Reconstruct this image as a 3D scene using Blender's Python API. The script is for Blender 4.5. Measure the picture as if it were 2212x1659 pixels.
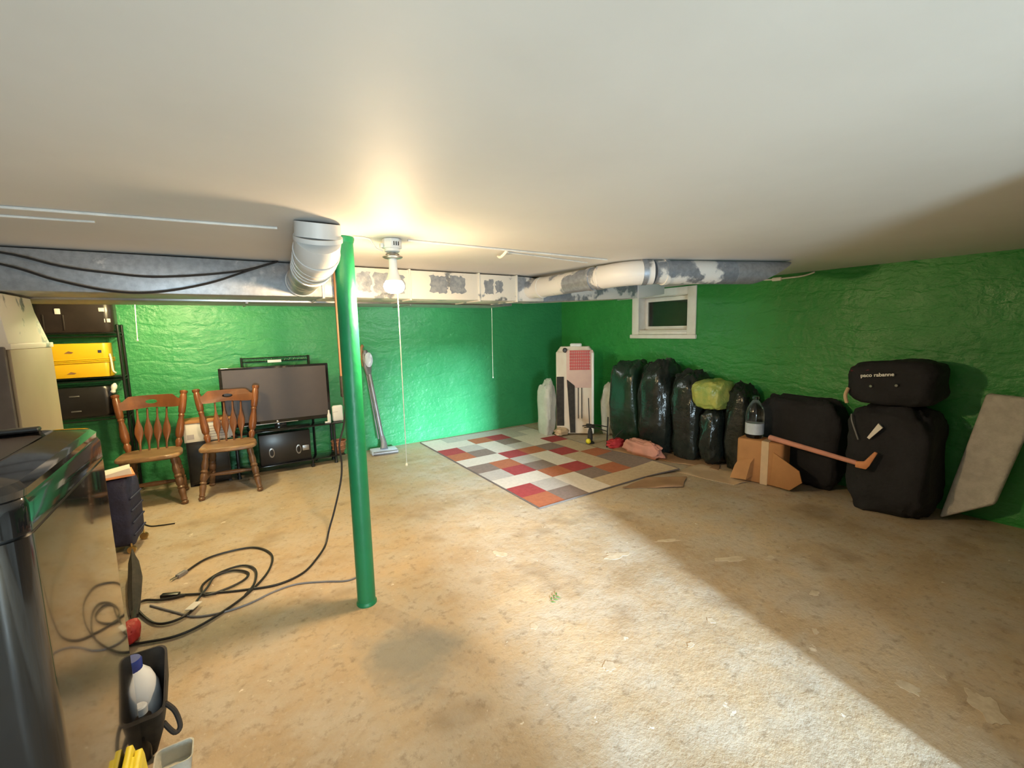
import bpy, bmesh, math, random
from mathutils import Vector, Matrix, noise
random.seed(4)
PI = math.pi
for o in list(bpy.data.objects): bpy.data.objects.remove(o)
S = bpy.context.scene
COL = S.collection

# ------------------------------------------------------------------ camera
yaw, pitch, roll = math.radians(33.26), math.radians(7.04), math.radians(-1.23)
fw = Vector((math.sin(yaw)*math.cos(pitch), math.cos(yaw)*math.cos(pitch), -math.sin(pitch)))
rt = Vector((math.cos(yaw), -math.sin(yaw), 0)); up = rt.cross(fw)
r2 = rt*math.cos(roll) + up*math.sin(roll); u2 = up*math.cos(roll) - rt*math.sin(roll)
cd = bpy.data.cameras.new('camera'); cam = bpy.data.objects.new('camera', cd); COL.objects.link(cam)
cam.matrix_world = Matrix(((r2.x,u2.x,-fw.x,0),(r2.y,u2.y,-fw.y,0),(r2.z,u2.z,-fw.z,1.553),(0,0,0,1)))
cd.sensor_width = 36; cd.lens = 36*955/2212; cd.clip_start = 0.02
S.camera = cam

# ------------------------------------------------------------------ world, light, exposure
w = bpy.data.worlds.new('world'); S.world = w; w.use_nodes = True
w.node_tree.nodes['Background'].inputs[0].default_value = (0.55,0.62,0.70,1)
w.node_tree.nodes['Background'].inputs[1].default_value = 0.12
S.view_settings.view_transform = 'Standard'; S.view_settings.look = 'None'
S.view_settings.gamma = 1; S.view_settings.use_curve_mapping = False
S.view_settings.exposure = 0.2
def area(name, loc, target, sx, sy, power, color):
    l = bpy.data.lights.new(name, 'AREA'); l.shape='RECTANGLE'; l.size=sx; l.size_y=sy; l.energy=power; l.color=color
    o = bpy.data.objects.new(name, l); COL.objects.link(o); o.location=loc
    o.rotation_euler = (Vector(target)-Vector(loc)).to_track_quat('-Z','Y').to_euler(); return o
def point(name, loc, power, color, r=0.05):
    l = bpy.data.lights.new(name, 'POINT'); l.energy=power; l.color=color; l.shadow_soft_size=r
    o = bpy.data.objects.new(name, l); COL.objects.link(o); o.location=loc; return o
WARM = (1.0,0.69,0.38)
area('doorway_daylight', (-2.70,-20.0,4.4), (2.2,3.5,0.6), 1.7, 2.4, 25000, (0.60,0.82,1.0))
area('rear_ceiling_fill', (-0.35,-2.4,0.55), (2.3,0.5,2.05), 0.8, 0.7, 145, (0.68,0.89,1.0))  # added low area light aimed up to brighten the ceiling; no window there
point('bulb_light', (0.822,2.405,1.735), 36, WARM, 0.05)
for az, pw in ((-10,108),(75,92),(165,92),(265,26)):          # the reflector bulb throws a wide batwing beam
    sl = bpy.data.lights.new('bulb_beam','SPOT'); sl.energy=pw; sl.color=WARM; sl.spot_size=math.radians(128); sl.spot_blend=1; sl.shadow_soft_size=.05
    so = bpy.data.objects.new('bulb_beam', sl); COL.objects.link(so); so.location=(0.822,2.405,1.74)
    a = math.radians(az); so.rotation_euler=Vector((.82*math.cos(a),.82*math.sin(a),-.57)).to_track_quat('-Z','Y').to_euler()
point('lamp_light_behind_duct_left', (-0.35,4.75,1.90), 62, (1.0,0.82,0.42), 0.05)
point('lamp_light_behind_duct_right', (2.30,4.75,1.90), 17, (0.88,0.97,0.95), 0.06)
point('fill_light_behind_camera', (-0.9,-1.2,1.85), 3, (1.0,0.86,0.70), 0.08)  # added weak fill that lifts the shadows; no fixture there

# ------------------------------------------------------------------ materials
def nd(nt, t, **k):
    n = nt.nodes.new(t)
    for a, b in k.items(): setattr(n, a, b)
    return n
def ramp(nt, src, stops, interp='LINEAR'):
    r = nd(nt,'ShaderNodeValToRGB'); r.color_ramp.interpolation = interp
    e = r.color_ramp.elements
    while len(e) < len(stops): e.new(0.5)
    for i,(p,c) in enumerate(stops):
        e[i].position = p; e[i].color = (c,c,c,1) if isinstance(c,(int,float)) else (*c,1)
    nt.links.new(src, r.inputs[0]); return r.outputs[0]
def tex(nt, co, scale, detail=4, rough=.55, kind='ShaderNodeTexNoise', stretch=None):
    if stretch:
        m = nd(nt,'ShaderNodeMapping'); m.inputs['Scale'].default_value = stretch
        nt.links.new(co, m.inputs[0]); co = m.outputs[0]
    n = nd(nt, kind); n.inputs['Scale'].default_value = scale
    if kind == 'ShaderNodeTexNoise':
        n.inputs['Detail'].default_value = detail; n.inputs['Roughness'].default_value = rough
    nt.links.new(co, n.inputs['Vector'])
    return n.outputs[0]
def mix(nt, fac, a, b, mode='MIX'):
    m = nd(nt,'ShaderNodeMix', data_type='RGBA', blend_type=mode)
    for sock, v in ((m.inputs[0],fac),(m.inputs[6],a),(m.inputs[7],b)):
        if isinstance(v,(int,float)): sock.default_value = v
        elif isinstance(v,tuple): sock.default_value = (*v,1)
        else: nt.links.new(v, sock)
    return m.outputs[2]
def base(name):
    m = bpy.data.materials.new(name); m.use_nodes = True; nt = m.node_tree
    b = nt.nodes['Principled BSDF']; tc = nd(nt,'ShaderNodeTexCoord')
    return m, nt, b, tc.outputs['Object']
def bump(nt, b, h, dist, strength=1.0):
    n = nd(nt,'ShaderNodeBump'); n.inputs['Strength'].default_value=strength; n.inputs['Distance'].default_value=dist
    nt.links.new(h, n.inputs['Height']); nt.links.new(n.outputs[0], b.inputs['Normal'])
def mat(name, c, rough=.5, metal=0, c2=None, scale=8, bmp=0, bscale=40, stretch=None, coat=0, lo=.4, hi=.62):
    m, nt, b, co = base(name)
    b.inputs['Roughness'].default_value = rough; b.inputs['Metallic'].default_value = metal
    b.inputs['Coat Weight'].default_value = coat; b.inputs['Coat Roughness'].default_value = .05
    if c2 is None: c2 = tuple(x*.82 for x in c)
    f = ramp(nt, tex(nt, co, scale, 5, .6, stretch=stretch), [(lo,0),(hi,1)])
    nt.links.new(mix(nt, f, c, c2), b.inputs['Base Color'])
    if bmp: bump(nt, b, tex(nt, co, bscale, 4, stretch=stretch), bmp)
    return m
def wall_paint(name, c, c2, dist=.028):
    m, nt, b, co = base(name)
    f = ramp(nt, tex(nt, co, 1.3, 6, .6), [(.35,0),(.68,1)])
    k = mix(nt, f, c, c2)
    chip = ramp(nt, tex(nt, co, 9, 6, .65), [(.735,0),(.76,1)])
    k = mix(nt, chip, k, (.20,.36,.19))
    nt.links.new(k, b.inputs['Base Color'])
    nt.links.new(ramp(nt, tex(nt, co, 3, 4), [(.3,.30),(.7,.5)]), b.inputs['Roughness'])
    # poured-concrete relief: lumps, form-board lines, skim-coat edges
    h1 = tex(nt, co, 2.2, 7, .58, stretch=(1,1,2.2)); h2 = tex(nt, co, 14, 4, .6)
    wv = nd(nt,'ShaderNodeTexWave', wave_type='BANDS', bands_direction='Z'); wv.inputs['Scale'].default_value=1.7
    wv.inputs['Distortion'].default_value=5; wv.inputs['Detail'].default_value=4; wv.inputs['Detail Scale'].default_value=1.4
    nt.links.new(co, wv.inputs['Vector'])
    wl = ramp(nt, wv.outputs[1], [(.0,0),(.10,1)])
    a = nd(nt,'ShaderNodeMath', operation='MULTIPLY_ADD'); a.inputs[1].default_value=.35
    nt.links.new(h2, a.inputs[0]); nt.links.new(h1, a.inputs[2])
    a2 = nd(nt,'ShaderNodeMath', operation='MULTIPLY_ADD'); a2.inputs[1].default_value=.07
    nt.links.new(wl, a2.inputs[0]); nt.links.new(a.outputs[0], a2.inputs[2])
    bump(nt, b, a2.outputs[0], dist); return m
def floor_mat():
    m, nt, b, co = base('stained_concrete')
    c = mix(nt, ramp(nt, tex(nt,co,.9,6,.6), [(.36,0),(.66,1)]), (.53,.40,.255), (.36,.265,.165))
    c = mix(nt, ramp(nt, tex(nt,co,3.2,8,.68), [(.42,0),(.62,.8)]), c, (.47,.41,.33))
    c = mix(nt, ramp(nt, tex(nt,co,26,6,.7), [(.50,0),(.74,.45)]), c, (.27,.21,.145))
    c = mix(nt, ramp(nt, tex(nt,co,38,5,.7), [(.58,0),(.70,.35)]), c, (.64,.58,.48))
    c = mix(nt, ramp(nt, tex(nt,co,2.1,3,.5), [(.58,0),(.70,.6)]), c, (.26,.185,.11))     # brown damp spots
    c = mix(nt, ramp(nt, tex(nt,co,13,6,.72), [(.55,0),(.68,.5)]), c, (.22,.16,.10))
    c = mix(nt, ramp(nt, tex(nt,co,7.3,7,.62), [(.685,0),(.70,.9)]), c, (.72,.66,.56))     # old paint flecks
    mp = nd(nt,'ShaderNodeMapping'); mp.inputs['Location'].default_value=(3.3,7.1,0); nt.links.new(co, mp.inputs[0])
    c = mix(nt, ramp(nt, tex(nt,mp.outputs[0],17,5,.6), [(.72,0),(.735,.9)]), c, (.78,.72,.62))
    # soft-edged grey patch mixed into the slab colour below the bulb
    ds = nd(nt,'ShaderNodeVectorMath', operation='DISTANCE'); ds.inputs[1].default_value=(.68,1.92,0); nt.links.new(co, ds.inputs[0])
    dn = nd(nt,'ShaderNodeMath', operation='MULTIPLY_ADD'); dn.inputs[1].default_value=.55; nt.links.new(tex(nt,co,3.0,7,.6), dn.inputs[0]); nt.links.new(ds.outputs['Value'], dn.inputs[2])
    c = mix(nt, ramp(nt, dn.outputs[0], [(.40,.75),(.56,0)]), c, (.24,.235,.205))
    nt.links.new(c, b.inputs['Base Color'])
    nt.links.new(ramp(nt, tex(nt,co,2,5), [(.3,.48),(.7,.72)]), b.inputs['Roughness'])
    a = nd(nt,'ShaderNodeMath', operation='MULTIPLY_ADD'); a.inputs[1].default_value=.3
    nt.links.new(tex(nt,co,60,4,.7), a.inputs[0]); nt.links.new(tex(nt,co,6,6,.6), a.inputs[2])
    bump(nt, b, a.outputs[0], .008); return m
def flaked(name, paint, metal, thr=.52, scale=3.5, rough=.45):
    m, nt, b, co = base(name)
    n = tex(nt, co, scale, 8, .62)
    f = ramp(nt, n, [(thr-.02,0),(thr+.02,1)])
    mc = mix(nt, ramp(nt, tex(nt,co,30,4,.6), [(.35,0),(.65,1)]), metal, tuple(x*.76 for x in metal))
    nt.links.new(mix(nt, f, mc, paint), b.inputs['Base Color'])
    nt.links.new(ramp(nt, f, [(0,.65),(1,0)]), b.inputs['Metallic'])
    b.inputs['Roughness'].default_value = rough
    bump(nt, b, n, .004); return m
def glass(name, c, rough=.03, alpha=None):
    m, nt, b, co = base(name)
    b.inputs['Base Color'].default_value=(*c,1); b.inputs['Roughness'].default_value=rough
    b.inputs['Transmission Weight'].default_value=1; b.inputs['IOR'].default_value=1.45; return m
def emit(name, c, s):
    m, nt, b, co = base(name); b.inputs['Base Color'].default_value=(*c,1)
    b.inputs['Emission Color'].default_value=(*c,1); b.inputs['Emission Strength'].default_value=s; return m

M_ = dict(
 green=wall_paint('green_wall_paint',(.046,.315,.112),(.034,.26,.094)),
 green_r=wall_paint('green_wall_paint_right',(.036,.30,.056),(.030,.25,.048)),
 plaster=mat('bare_wall_plaster',(.26,.24,.21),.7,c2=(.20,.185,.16),scale=2,bmp=.004),
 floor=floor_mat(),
 ceil=mat('ceiling_paint',(.70,.675,.64),.6,c2=(.66,.635,.60),scale=1.1,bmp=.003,bscale=2.5),
 white=mat('white_paint',(.86,.82,.75),.45,c2=(.80,.75,.67),scale=7,bmp=.002,bscale=30),
 whitepl=mat('white_plastic',(.82,.82,.80),.3,c2=(.80,.80,.78)),
 greymetal=flaked('galvanized_sheet',(.62,.62,.62),(.44,.46,.49),.66,3.0),
 painted=flaked('painted_duct',(.74,.70,.62),(.38,.40,.42),.43,4.5),
 painted2=flaked('flaking_painted_duct',(.72,.70,.66),(.40,.44,.50),.50,2.6),
 elbow=flaked('white_duct_paint',(.68,.67,.65),(.42,.43,.44),.40,3),
 baremetal=mat('bare_duct_metal',(.28,.31,.35),.5,.5,c2=(.42,.44,.46),scale=22,bmp=.004,bscale=20),
 dark=mat('dark_gap',(.03,.025,.02),.8),
 pole=mat('green_pole_enamel',(.012,.245,.090),.40,c2=(.011,.215,.080),scale=5,bmp=.003,bscale=18),
 tan=mat('tan_sheet_metal',(.34,.28,.19),.5,c2=(.31,.25,.17),scale=1.5),
 furn_dark=mat('brown_grey_metal',(.13,.11,.10),.5),
 washer=None,
 black=mat('black_plastic',(.012,.012,.013),.35,c2=(.02,.02,.02)),
 blackgloss=mat('black_gloss',(.010,.010,.011),.08,c2=(.014,.014,.014)),
 rubber=mat('black_rubber',(.014,.013,.013),.45),
 cord_grey=mat('grey_rubber',(.20,.20,.21),.5),
 screen=mat('tv_screen',(.060,.042,.034),.42,c2=(.065,.046,.036)),
 glassblk=glass('smoked_glass',(.30,.34,.32),.04),
 clear=glass('clear_plastic',(.80,.90,.95),.12),
 pane=glass('window_glass',(.75,.78,.72),.02),
 chrome=mat('chrome',(.75,.75,.75),.15,1,c2=(.7,.7,.7)),
 steel=mat('brushed_steel',(.42,.41,.40),.35,.9),
 wood=mat('honey_brown_wood',(.22,.075,.024),.28,c2=(.12,.041,.014),scale=5,stretch=(1,1,.18),bmp=.001,bscale=30),
 wooddark=mat('worn_brown_wood',(.20,.105,.050),.38,c2=(.10,.048,.022),scale=7,stretch=(1,1,.3),bmp=.001),
 seatwood=mat('worn_seat_wood',(.34,.20,.10),.36,c2=(.16,.09,.045),scale=7,stretch=(.35,1.6,1),bmp=.001),
 board=mat('brown_board',(.36,.18,.08),.5,c2=(.22,.11,.05),scale=5,stretch=(1,1,.2)),
 suit=mat('dark_brown_shell',(.030,.021,.018),.30,c2=(.022,.016,.014)),
 suitblk=mat('black_shell',(.018,.016,.016),.28),
 yellow=mat('yellow_plastic',(.80,.48,.010),.4,c2=(.74,.43,.01),scale=3),
 yellow2=mat('bright_yellow_plastic',(.85,.70,.03),.4),
 wire=mat('black_wire_shelving',(.015,.022,.018),.35,.3),
 gold=mat('brass',(.75,.55,.25),.3,1),
 cardboard=mat('cardboard',(.44,.205,.075),.75,c2=(.36,.165,.06),scale=3),
 tape=mat('packing_tape',(.62,.44,.27),.3,c2=(.56,.40,.25),scale=12),
 paper=mat('white_paper',(.78,.74,.68),.7,c2=(.74,.70,.64)),
 orange=mat('orange_card',(.72,.30,.13),.6),
 print_=mat('grey_print',(.42,.38,.40),.7),
 navy=mat('navy_padded_cloth',(.022,.027,.075),.7,c2=(.016,.018,.05),scale=9,bmp=.003,bscale=60),
 bagblk=mat('black_bin_bag',(.012,.016,.014),.22,c2=(.02,.026,.022),scale=4,bmp=.016,bscale=6),
 baggrn=mat('dark_green_bin_bag',(.012,.040,.022),.25,c2=(.016,.030,.020),scale=4,bmp=.016,bscale=5),
 bagyel=mat('yellow_green_plastic',(.42,.42,.10),.3,c2=(.26,.34,.08),scale=8,bmp=.015,bscale=14),
 cloth=mat('black_cloth',(.009,.009,.012),.85,c2=(.013,.013,.018),scale=6,bmp=.004,bscale=40),
 maroon=mat('maroon_cloth',(.10,.008,.02),.7),
 greycloth=mat('grey_felt',(.60,.575,.52),.9,c2=(.50,.48,.43),scale=14,bmp=.006,bscale=70),
 red=mat('red_cloth',(.50,.035,.04),.7,c2=(.40,.02,.03)),
 redpl=mat('red_plastic_net',(.66,.03,.03),.5),
 pink=mat('faded_pink_cloth',(.62,.27,.20),.8,c2=(.52,.24,.18)),
 pinkcase=mat('pale_pink_card',(.74,.52,.44),.7,c2=(.70,.48,.42)),
 cream=mat('cream_card',(.78,.70,.58),.6,c2=(.72,.60,.48),scale=4,stretch=(2,2,.5)),
 charcoal=mat('charcoal_fabric',(.028,.025,.022),.8,c2=(.045,.038,.032),scale=20),
 plasticbag=mat('whitish_plastic_bag',(.56,.56,.50),.35,c2=(.48,.48,.42),scale=5,bmp=.02,bscale=9),
 tansheet=mat('brown_paper_sheet',(.36,.21,.11),.7,c2=(.30,.17,.09),scale=2.2,bmp=.006,bscale=4),
 bleach=mat('white_blue_jug',(.72,.78,.86),.3,c2=(.66,.74,.85),scale=2),
 blue=mat('blue_cap',(.02,.045,.30),.35),
 vac=mat('grey_plastic',(.22,.21,.21),.35,.2,c2=(.17,.16,.15)),
 vacpale=mat('pale_blue_grey_plastic',(.50,.55,.62),.3),
 copper=mat('copper_wicker',(.50,.24,.15),.4,.4,c2=(.36,.16,.10),scale=40),
 rug_R=mat('rug_red',(.36,.045,.045),.95,c2=(.31,.035,.037),scale=30,bmp=.002,bscale=220),
 rug_O=mat('rug_rust',(.42,.13,.055),.95,c2=(.37,.11,.048),scale=30,bmp=.002,bscale=220),
 rug_W=mat('rug_cream',(.66,.57,.49),.95,c2=(.60,.52,.44),scale=30,bmp=.002,bscale=220),
 rug_G=mat('rug_pale_grey',(.48,.42,.37),.95,c2=(.43,.37,.33),scale=30,bmp=.002,bscale=220),
 rug_B=mat('rug_taupe',(.24,.165,.135),.95,c2=(.20,.14,.115),scale=30,bmp=.002,bscale=220),
 rug_T=mat('rug_tan',(.52,.38,.24),.95,c2=(.46,.33,.21),scale=30,bmp=.002,bscale=220),
 rug_edge=mat('rug_binding',(.13,.10,.085),.9),
 green_leaf=mat('green_leaf',(.10,.22,.04),.5),
 letter=mat('white_lettering',(.80,.80,.78),.5),
 patch=mat('pale_paint_splash',(.58,.49,.36),.6,c2=(.46,.37,.26),scale=20),
 grey_patch=mat('grey_floor_patch',(.24,.235,.21),.5,c2=(.33,.28,.21),scale=9),
 soil=mat('well_concrete',(.11,.10,.07),.9,scale=6),
 lit=emit('lit_bulb_face',(1,.86,.62),30),
 wirewhite=mat('white_wire',(.85,.82,.76),.4),
 string=mat('pull_string',(.85,.80,.62),.6),
)
def washer_mat():
    m, nt, b, co = base('black_stainless')
    b.inputs['Base Color'].default_value=(.012,.011,.011,1); b.inputs['Metallic'].default_value=.05
    b.inputs['Roughness'].default_value=.10; b.inputs['Coat Weight'].default_value=.6; b.inputs['Coat Roughness'].default_value=.04
    return m
M_['washer'] = washer_mat()

# ------------------------------------------------------------------ mesh helpers
class MB:
    def __init__(s): s.v=[]; s.f=[]; s.mi=[]
    def add(s, vs, fs, T=None, m=0):
        o=len(s.v); s.v += [tuple(T@Vector(v)) if T else tuple(v) for v in vs]
        s.f += [tuple(i+o for i in f) for f in fs]; s.mi += [m]*len(fs); return s
    def box(s, lo, hi, T=None, m=0):
        (a,b,c),(d,e,f)=lo,hi
        return s.add([(a,b,c),(d,b,c),(d,e,c),(a,e,c),(a,b,f),(d,b,f),(d,e,f),(a,e,f)],
          [(3,2,1,0),(4,5,6,7),(0,1,5,4),(1,2,6,5),(2,3,7,6),(3,0,4,7)],T,m)
    def loft(s, rings, caps=True, closed=True, T=None, m=0):
        n=len(rings[0]); vs=[p for r in rings for p in r]; fs=[]
        for k in range(len(rings)-1):
            for i in range(n if closed else n-1):
                j=(i+1)%n; fs.append((k*n+i,k*n+j,(k+1)*n+j,(k+1)*n+i))
        if caps: fs += [tuple(reversed(range(n))), tuple((len(rings)-1)*n+i for i in range(n))]
        return s.add(vs,fs,T,m)
    def lathe(s, prof, n=20, T=None, sx=1, sy=1, m=0):
        return s.loft([[(r*sx*math.cos(2*PI*i/n), r*sy*math.sin(2*PI*i/n), z) for i in range(n)] for r,z in prof],True,True,T,m)
    def tube(s, pts, r, n=10, res=0, T=None, m=0, caps=True):
        pts=[Vector(p) for p in pts]
        if res: pts=catmull(pts,res)
        rs = r if isinstance(r,(list,tuple)) else None
        rings=[]; t0=(pts[1]-pts[0]).normalized(); nrm=t0.orthogonal().normalized()
        for k,p in enumerate(pts):
            t=(pts[min(k+1,len(pts)-1)]-pts[max(k-1,0)])
            if t.length<1e-9: t=t0
            t.normalize(); nrm=(nrm-t*nrm.dot(t))
            if nrm.length<1e-6: nrm=t.orthogonal()
            nrm.normalize(); bn=t.cross(nrm)
            rr = r if rs is None else rs[0]+(rs[1]-rs[0])*k/(len(pts)-1) if len(rs)==2 else rs[min(k,len(rs)-1)]
            rings.append([p+nrm*rr*math.cos(2*PI*i/n)+bn*rr*math.sin(2*PI*i/n) for i in range(n)])
        return s.loft(rings,caps,True,T,m)
    def prism(s, outline, d0, d1, T=None, m=0):   # outline in x,z ; extruded along y
        return s.loft([[(x,d0,z) for x,z in outline],[(x,d1,z) for x,z in outline]],True,True,T,m)
    def build(s, name, mats, parent=None, bevel=0, seg=2, smooth=True, loc=None, ang=35):
        me=bpy.data.meshes.new(name); bm=bmesh.new()
        V=[bm.verts.new(v) for v in s.v]
        for f,mi in zip(s.f,s.mi):
            try: F=bm.faces.new([V[i] for i in f]); F.material_index=mi
            except ValueError: pass
        bmesh.ops.recalc_face_normals(bm, faces=bm.faces)
        if bevel:
            bm.normal_update()
            ed=[e for e in bm.edges if len(e.link_faces)==2 and e.calc_face_angle(0)>.6]
            bmesh.ops.bevel(bm, geom=ed, offset=bevel, segments=seg, affect='EDGES', profile=.5, clamp_overlap=True)
        bm.to_mesh(me); bm.free()
        for m in (mats if isinstance(mats,(list,tuple)) else [mats]): me.materials.append(M_[m] if isinstance(m,str) else m)
        if smooth:
            me.polygons.foreach_set('use_smooth',[True]*len(me.polygons)); me.set_sharp_from_angle(angle=math.radians(ang))
        o=bpy.data.objects.new(name,me); COL.objects.link(o)
        if parent: o.parent=parent
        if loc: o.location=loc
        return o
def catmull(P,res):
    out=[]; n=len(P)
    for i in range(n-1):
        p0,p1,p2,p3=P[max(i-1,0)],P[i],P[i+1],P[min(i+2,n-1)]
        for k in range(res):
            t=k/res; out.append(.5*((2*p1)+(p2-p0)*t+(2*p0-5*p1+4*p2-p3)*t*t+(3*p1-p0-3*p2+p3)*t**3))
    out.append(P[-1]); return out
def align(p0, p1):   # local z from p0 to p1
    p0,p1=Vector(p0),Vector(p1); d=p1-p0
    return Matrix.Translation(p0)@d.to_track_quat('Z','Y').to_matrix().to_4x4()
def Tm(loc=(0,0,0), rx=0, ry=0, rz=0):
    return Matrix.Translation(loc)@Matrix.Rotation(rz,4,'Z')@Matrix.Rotation(ry,4,'Y')@Matrix.Rotation(rx,4,'X')
def tag(o,label,cat,group=None,kind=None):
    o['label']=label; o['category']=cat
    if group: o['group']=group
    if kind: o['kind']=kind
    return o
def thing(name,label,cat,loc=(0,0,0),rz=0,group=None):
    o=bpy.data.objects.new(name,None); COL.objects.link(o); o.location=loc; o.rotation_euler=(0,0,rz); o.empty_display_size=.1
    return tag(o,label,cat,group)
def struct(o): o['kind']='structure'; return o
def rrect(x0,y0,x1,y1,r,n=5):
    out=[]
    for cx,cy,a in ((x1-r,y1-r,0),(x0+r,y1-r,90),(x0+r,y0+r,180),(x1-r,y0+r,270)):
        for i in range(n+1):
            t=math.radians(a+90*i/n); out.append((cx+r*math.cos(t),cy+r*math.sin(t)))
    return out
def blob(mb, c, rad, seed=0, amp=.18, freq=2.2, e=.75, n=32, m=20, flat=0.0, wr=.03, T=None):
    """lumpy soft body: superellipsoid with folds; flat clamps to z>=flat"""
    rings=[]; sg=lambda v,p: math.copysign(abs(v)**p,v)
    for j in range(m+1):
        ph=-PI/2+PI*j/m; ring=[]
        for i in range(n):
            th=2*PI*i/n
            d=Vector((sg(math.cos(ph),e)*sg(math.cos(th),e), sg(math.cos(ph),e)*sg(math.sin(th),e), sg(math.sin(ph),e)))
            q=d*freq+Vector((seed*7.1,seed*3.3,seed))
            k=1+amp*noise.noise(q)+wr*noise.noise(q*3.7)*2+wr*abs(noise.noise(q*6.1))
            p=Vector((c[0]+rad[0]*d.x*k, c[1]+rad[1]*d.y*k, c[2]+rad[2]*d.z*k))
            if flat is not None: p.z=max(p.z,flat)
            ring.append(p)
        rings.append(ring)
    return mb.loft(rings,True,True,T)

# ------------------------------------------------------------------ room shell
XL,XR,YB,YR,H=-2.2,4.87,5.85,-2.6,2.05
XP,YP=1.95,-.05            # end of the short wall beside the camera
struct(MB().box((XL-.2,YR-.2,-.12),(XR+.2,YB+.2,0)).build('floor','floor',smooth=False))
struct(MB().box((XL-.2,YR-.2,H),(XR+.2,YB+.2,H+.12)).build('ceiling','ceil',smooth=False))
struct(MB().box((XL-.2,YB,0),(XR+.2,YB+.2,H)).build('wall_back','green',smooth=False))
OY0,OY1,OZ0,OZ1=3.40,4.20,1.475,1.955
wr=MB(); wr.box((XR,YP-.2,0),(XR+.2,YB,OZ0)); wr.box((XR,YP-.2,OZ1),(XR+.2,YB,H))
wr.box((XR,YP-.2,OZ0),(XR+.2,OY0,OZ1)); wr.box((XR,OY1,OZ0),(XR+.2,YB,OZ1))
struct(wr.build('wall_right','green_r',smooth=False))
struct(MB().box((XL-.2,YR,0),(XL,YB,H)).build('wall_left','plaster',smooth=False))
wn=MB(); wn.box((XP,YP-.12,0),(XR,YP,H)); wn.box((XP,YR,0),(XP+.12,YP-.12,H))
struct(wn.build('wall_near','plaster',smooth=False))
wq=MB(); wq.box((XL,YR-.2,0),(.32,YR,H)); wq.box((1.40,YR-.2,0),(XP+.12,YR,H)); wq.box((.32,YR-.2,2.0),(1.40,YR,H))
struct(wq.build('wall_rear','plaster',smooth=False))

# window set deep in the right wall
win=bpy.data.objects.new('window_1',None); COL.objects.link(win); struct(win)
cs=MB(); a0,a1,b0,b1=3.30,4.295,1.395,2.035
cs.box((XR-.022,a0,b0+.05),(XR+.0,OY0+.02,b1)); cs.box((XR-.022,OY1-.02,b0+.05),(XR,a1,b1))
cs.box((XR-.022,OY0+.02,OZ1-.015),(XR,OY1-.02,b1))
cs.build('casing','white',win,bevel=.006)
MB().box((XR-.035,a0-.01,b0-.005),(XR+.01,a1+.03,b0+.05)).build('window_sill','white',win,bevel=.012,seg=3)
MB().box((XR-.02,OY0+.02,b0+.052),(XR,OY1-.02,OZ0+.01)).build('apron_board','white',win,bevel=.006)
lin=MB(); d=.17
lin.box((XR,OY0,OZ0),(XR+d,OY0+.012,OZ1)); lin.box((XR,OY1-.012,OZ0),(XR+d,OY1,OZ1))
lin.box((XR,OY0+.012,OZ0),(XR+d,OY1-.012,OZ0+.025)); lin.box((XR,OY0+.012,OZ1-.02),(XR+d,OY1-.012,OZ1))
lin.build('jamb_lining','white',win)
sh=MB(); x0,x1=XR+.115,XR+.155; y0,y1,z0,z1=OY0+.013,OY1-.013,OZ0+.026,OZ1-.021; fwd=.052
sh.box((x0,y0,z0),(x1,y0+fwd,z1)); sh.box((x0,y1-fwd,z0),(x1,y1,z1))
sh.box((x0,y0+fwd,z0),(x1,y1-fwd,z0+fwd)); sh.box((x0,y0+fwd,z1-fwd),(x1,y1-fwd,z1))
sash=sh.build('sash','white',win,bevel=.004)
MB().box((x0+.015,y0+fwd-.004,z0+fwd-.004),(x0+.021,y1-fwd+.004,z1-fwd+.004)).build('pane','pane',sash,smooth=False)
well=MB(); well.box((XR+.55,3.0,1.2),(XR+.62,4.8,2.4)); well.box((XR+.2,3.0,1.2),(XR+.55,4.8,1.42)); well.box((XR+.2,2.95,1.2),(XR+.62,3.0,2.4)); well.box((XR+.2,4.8,1.2),(XR+.62,4.85,2.4))
well.box((XR+.2,2.95,2.4),(XR+.62,4.85,2.45))
well.build('window_well','soil',win,smooth=False)

# ------------------------------------------------------------------ pole
t=thing('support_pole','round green enamelled steel column standing in the middle of the floor','pole',(.585,2.475,0),)
lean=Matrix.Identity(4)
MB().lathe([(.050,.02),(.050,H-.02)],32).build('shaft','pole',t)
MB().lathe([(.056,0),(.056,.012),(.050,.022)],32).build('base_collar','pole',t)
MB().lathe([(.051,H-.03),(.056,H-.012),(.056,H-.001)],32).build('cap_plate','pole',t)

# ------------------------------------------------------------------ main duct
ZD=1.812; Y0,Y1=3.44,3.90
t=thing('air_duct','long flat sheet metal duct hung under the ceiling across the room','duct',(0,0,0))
def section(x0,x1,m,name='duct_section'):
    mb=MB().box((x0,Y0,ZD),(x1,Y1,H-.012)); return mb.build(name,m,t,bevel=.006)
section(-.985,.652,'greymetal'); section(.654,1.304,'painted'); section(1.306,1.932,'painted'); section(1.936,2.328,'painted'); 
for x in (.653,1.305,1.934,2.33):
    MB().box((x-.008,Y0-.010,ZD-.010),(x+.008,Y1+.010,H-.004)).build('standing_seam','painted' if x>.6 else 'greymetal',t,bevel=.002)
MB().box((-.985,Y1+.002,ZD-.014),(2.33,Y1+.03,ZD+.03)).build('rear_flange','steel',t,bevel=.004)
bt=MB(); bt.loft([[(2.33,Y0,ZD),(2.33,Y1,ZD),(2.33,Y1,H-.012),(2.33,Y0,H-.012)],[(2.66,Y0+.02,ZD+.005),(2.66,Y1-.10,ZD+.005),(2.66,Y1-.10,H-.02),(2.66,Y0+.02,H-.02)]])
bt.build('end_boot','painted2',t,bevel=.006)
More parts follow.
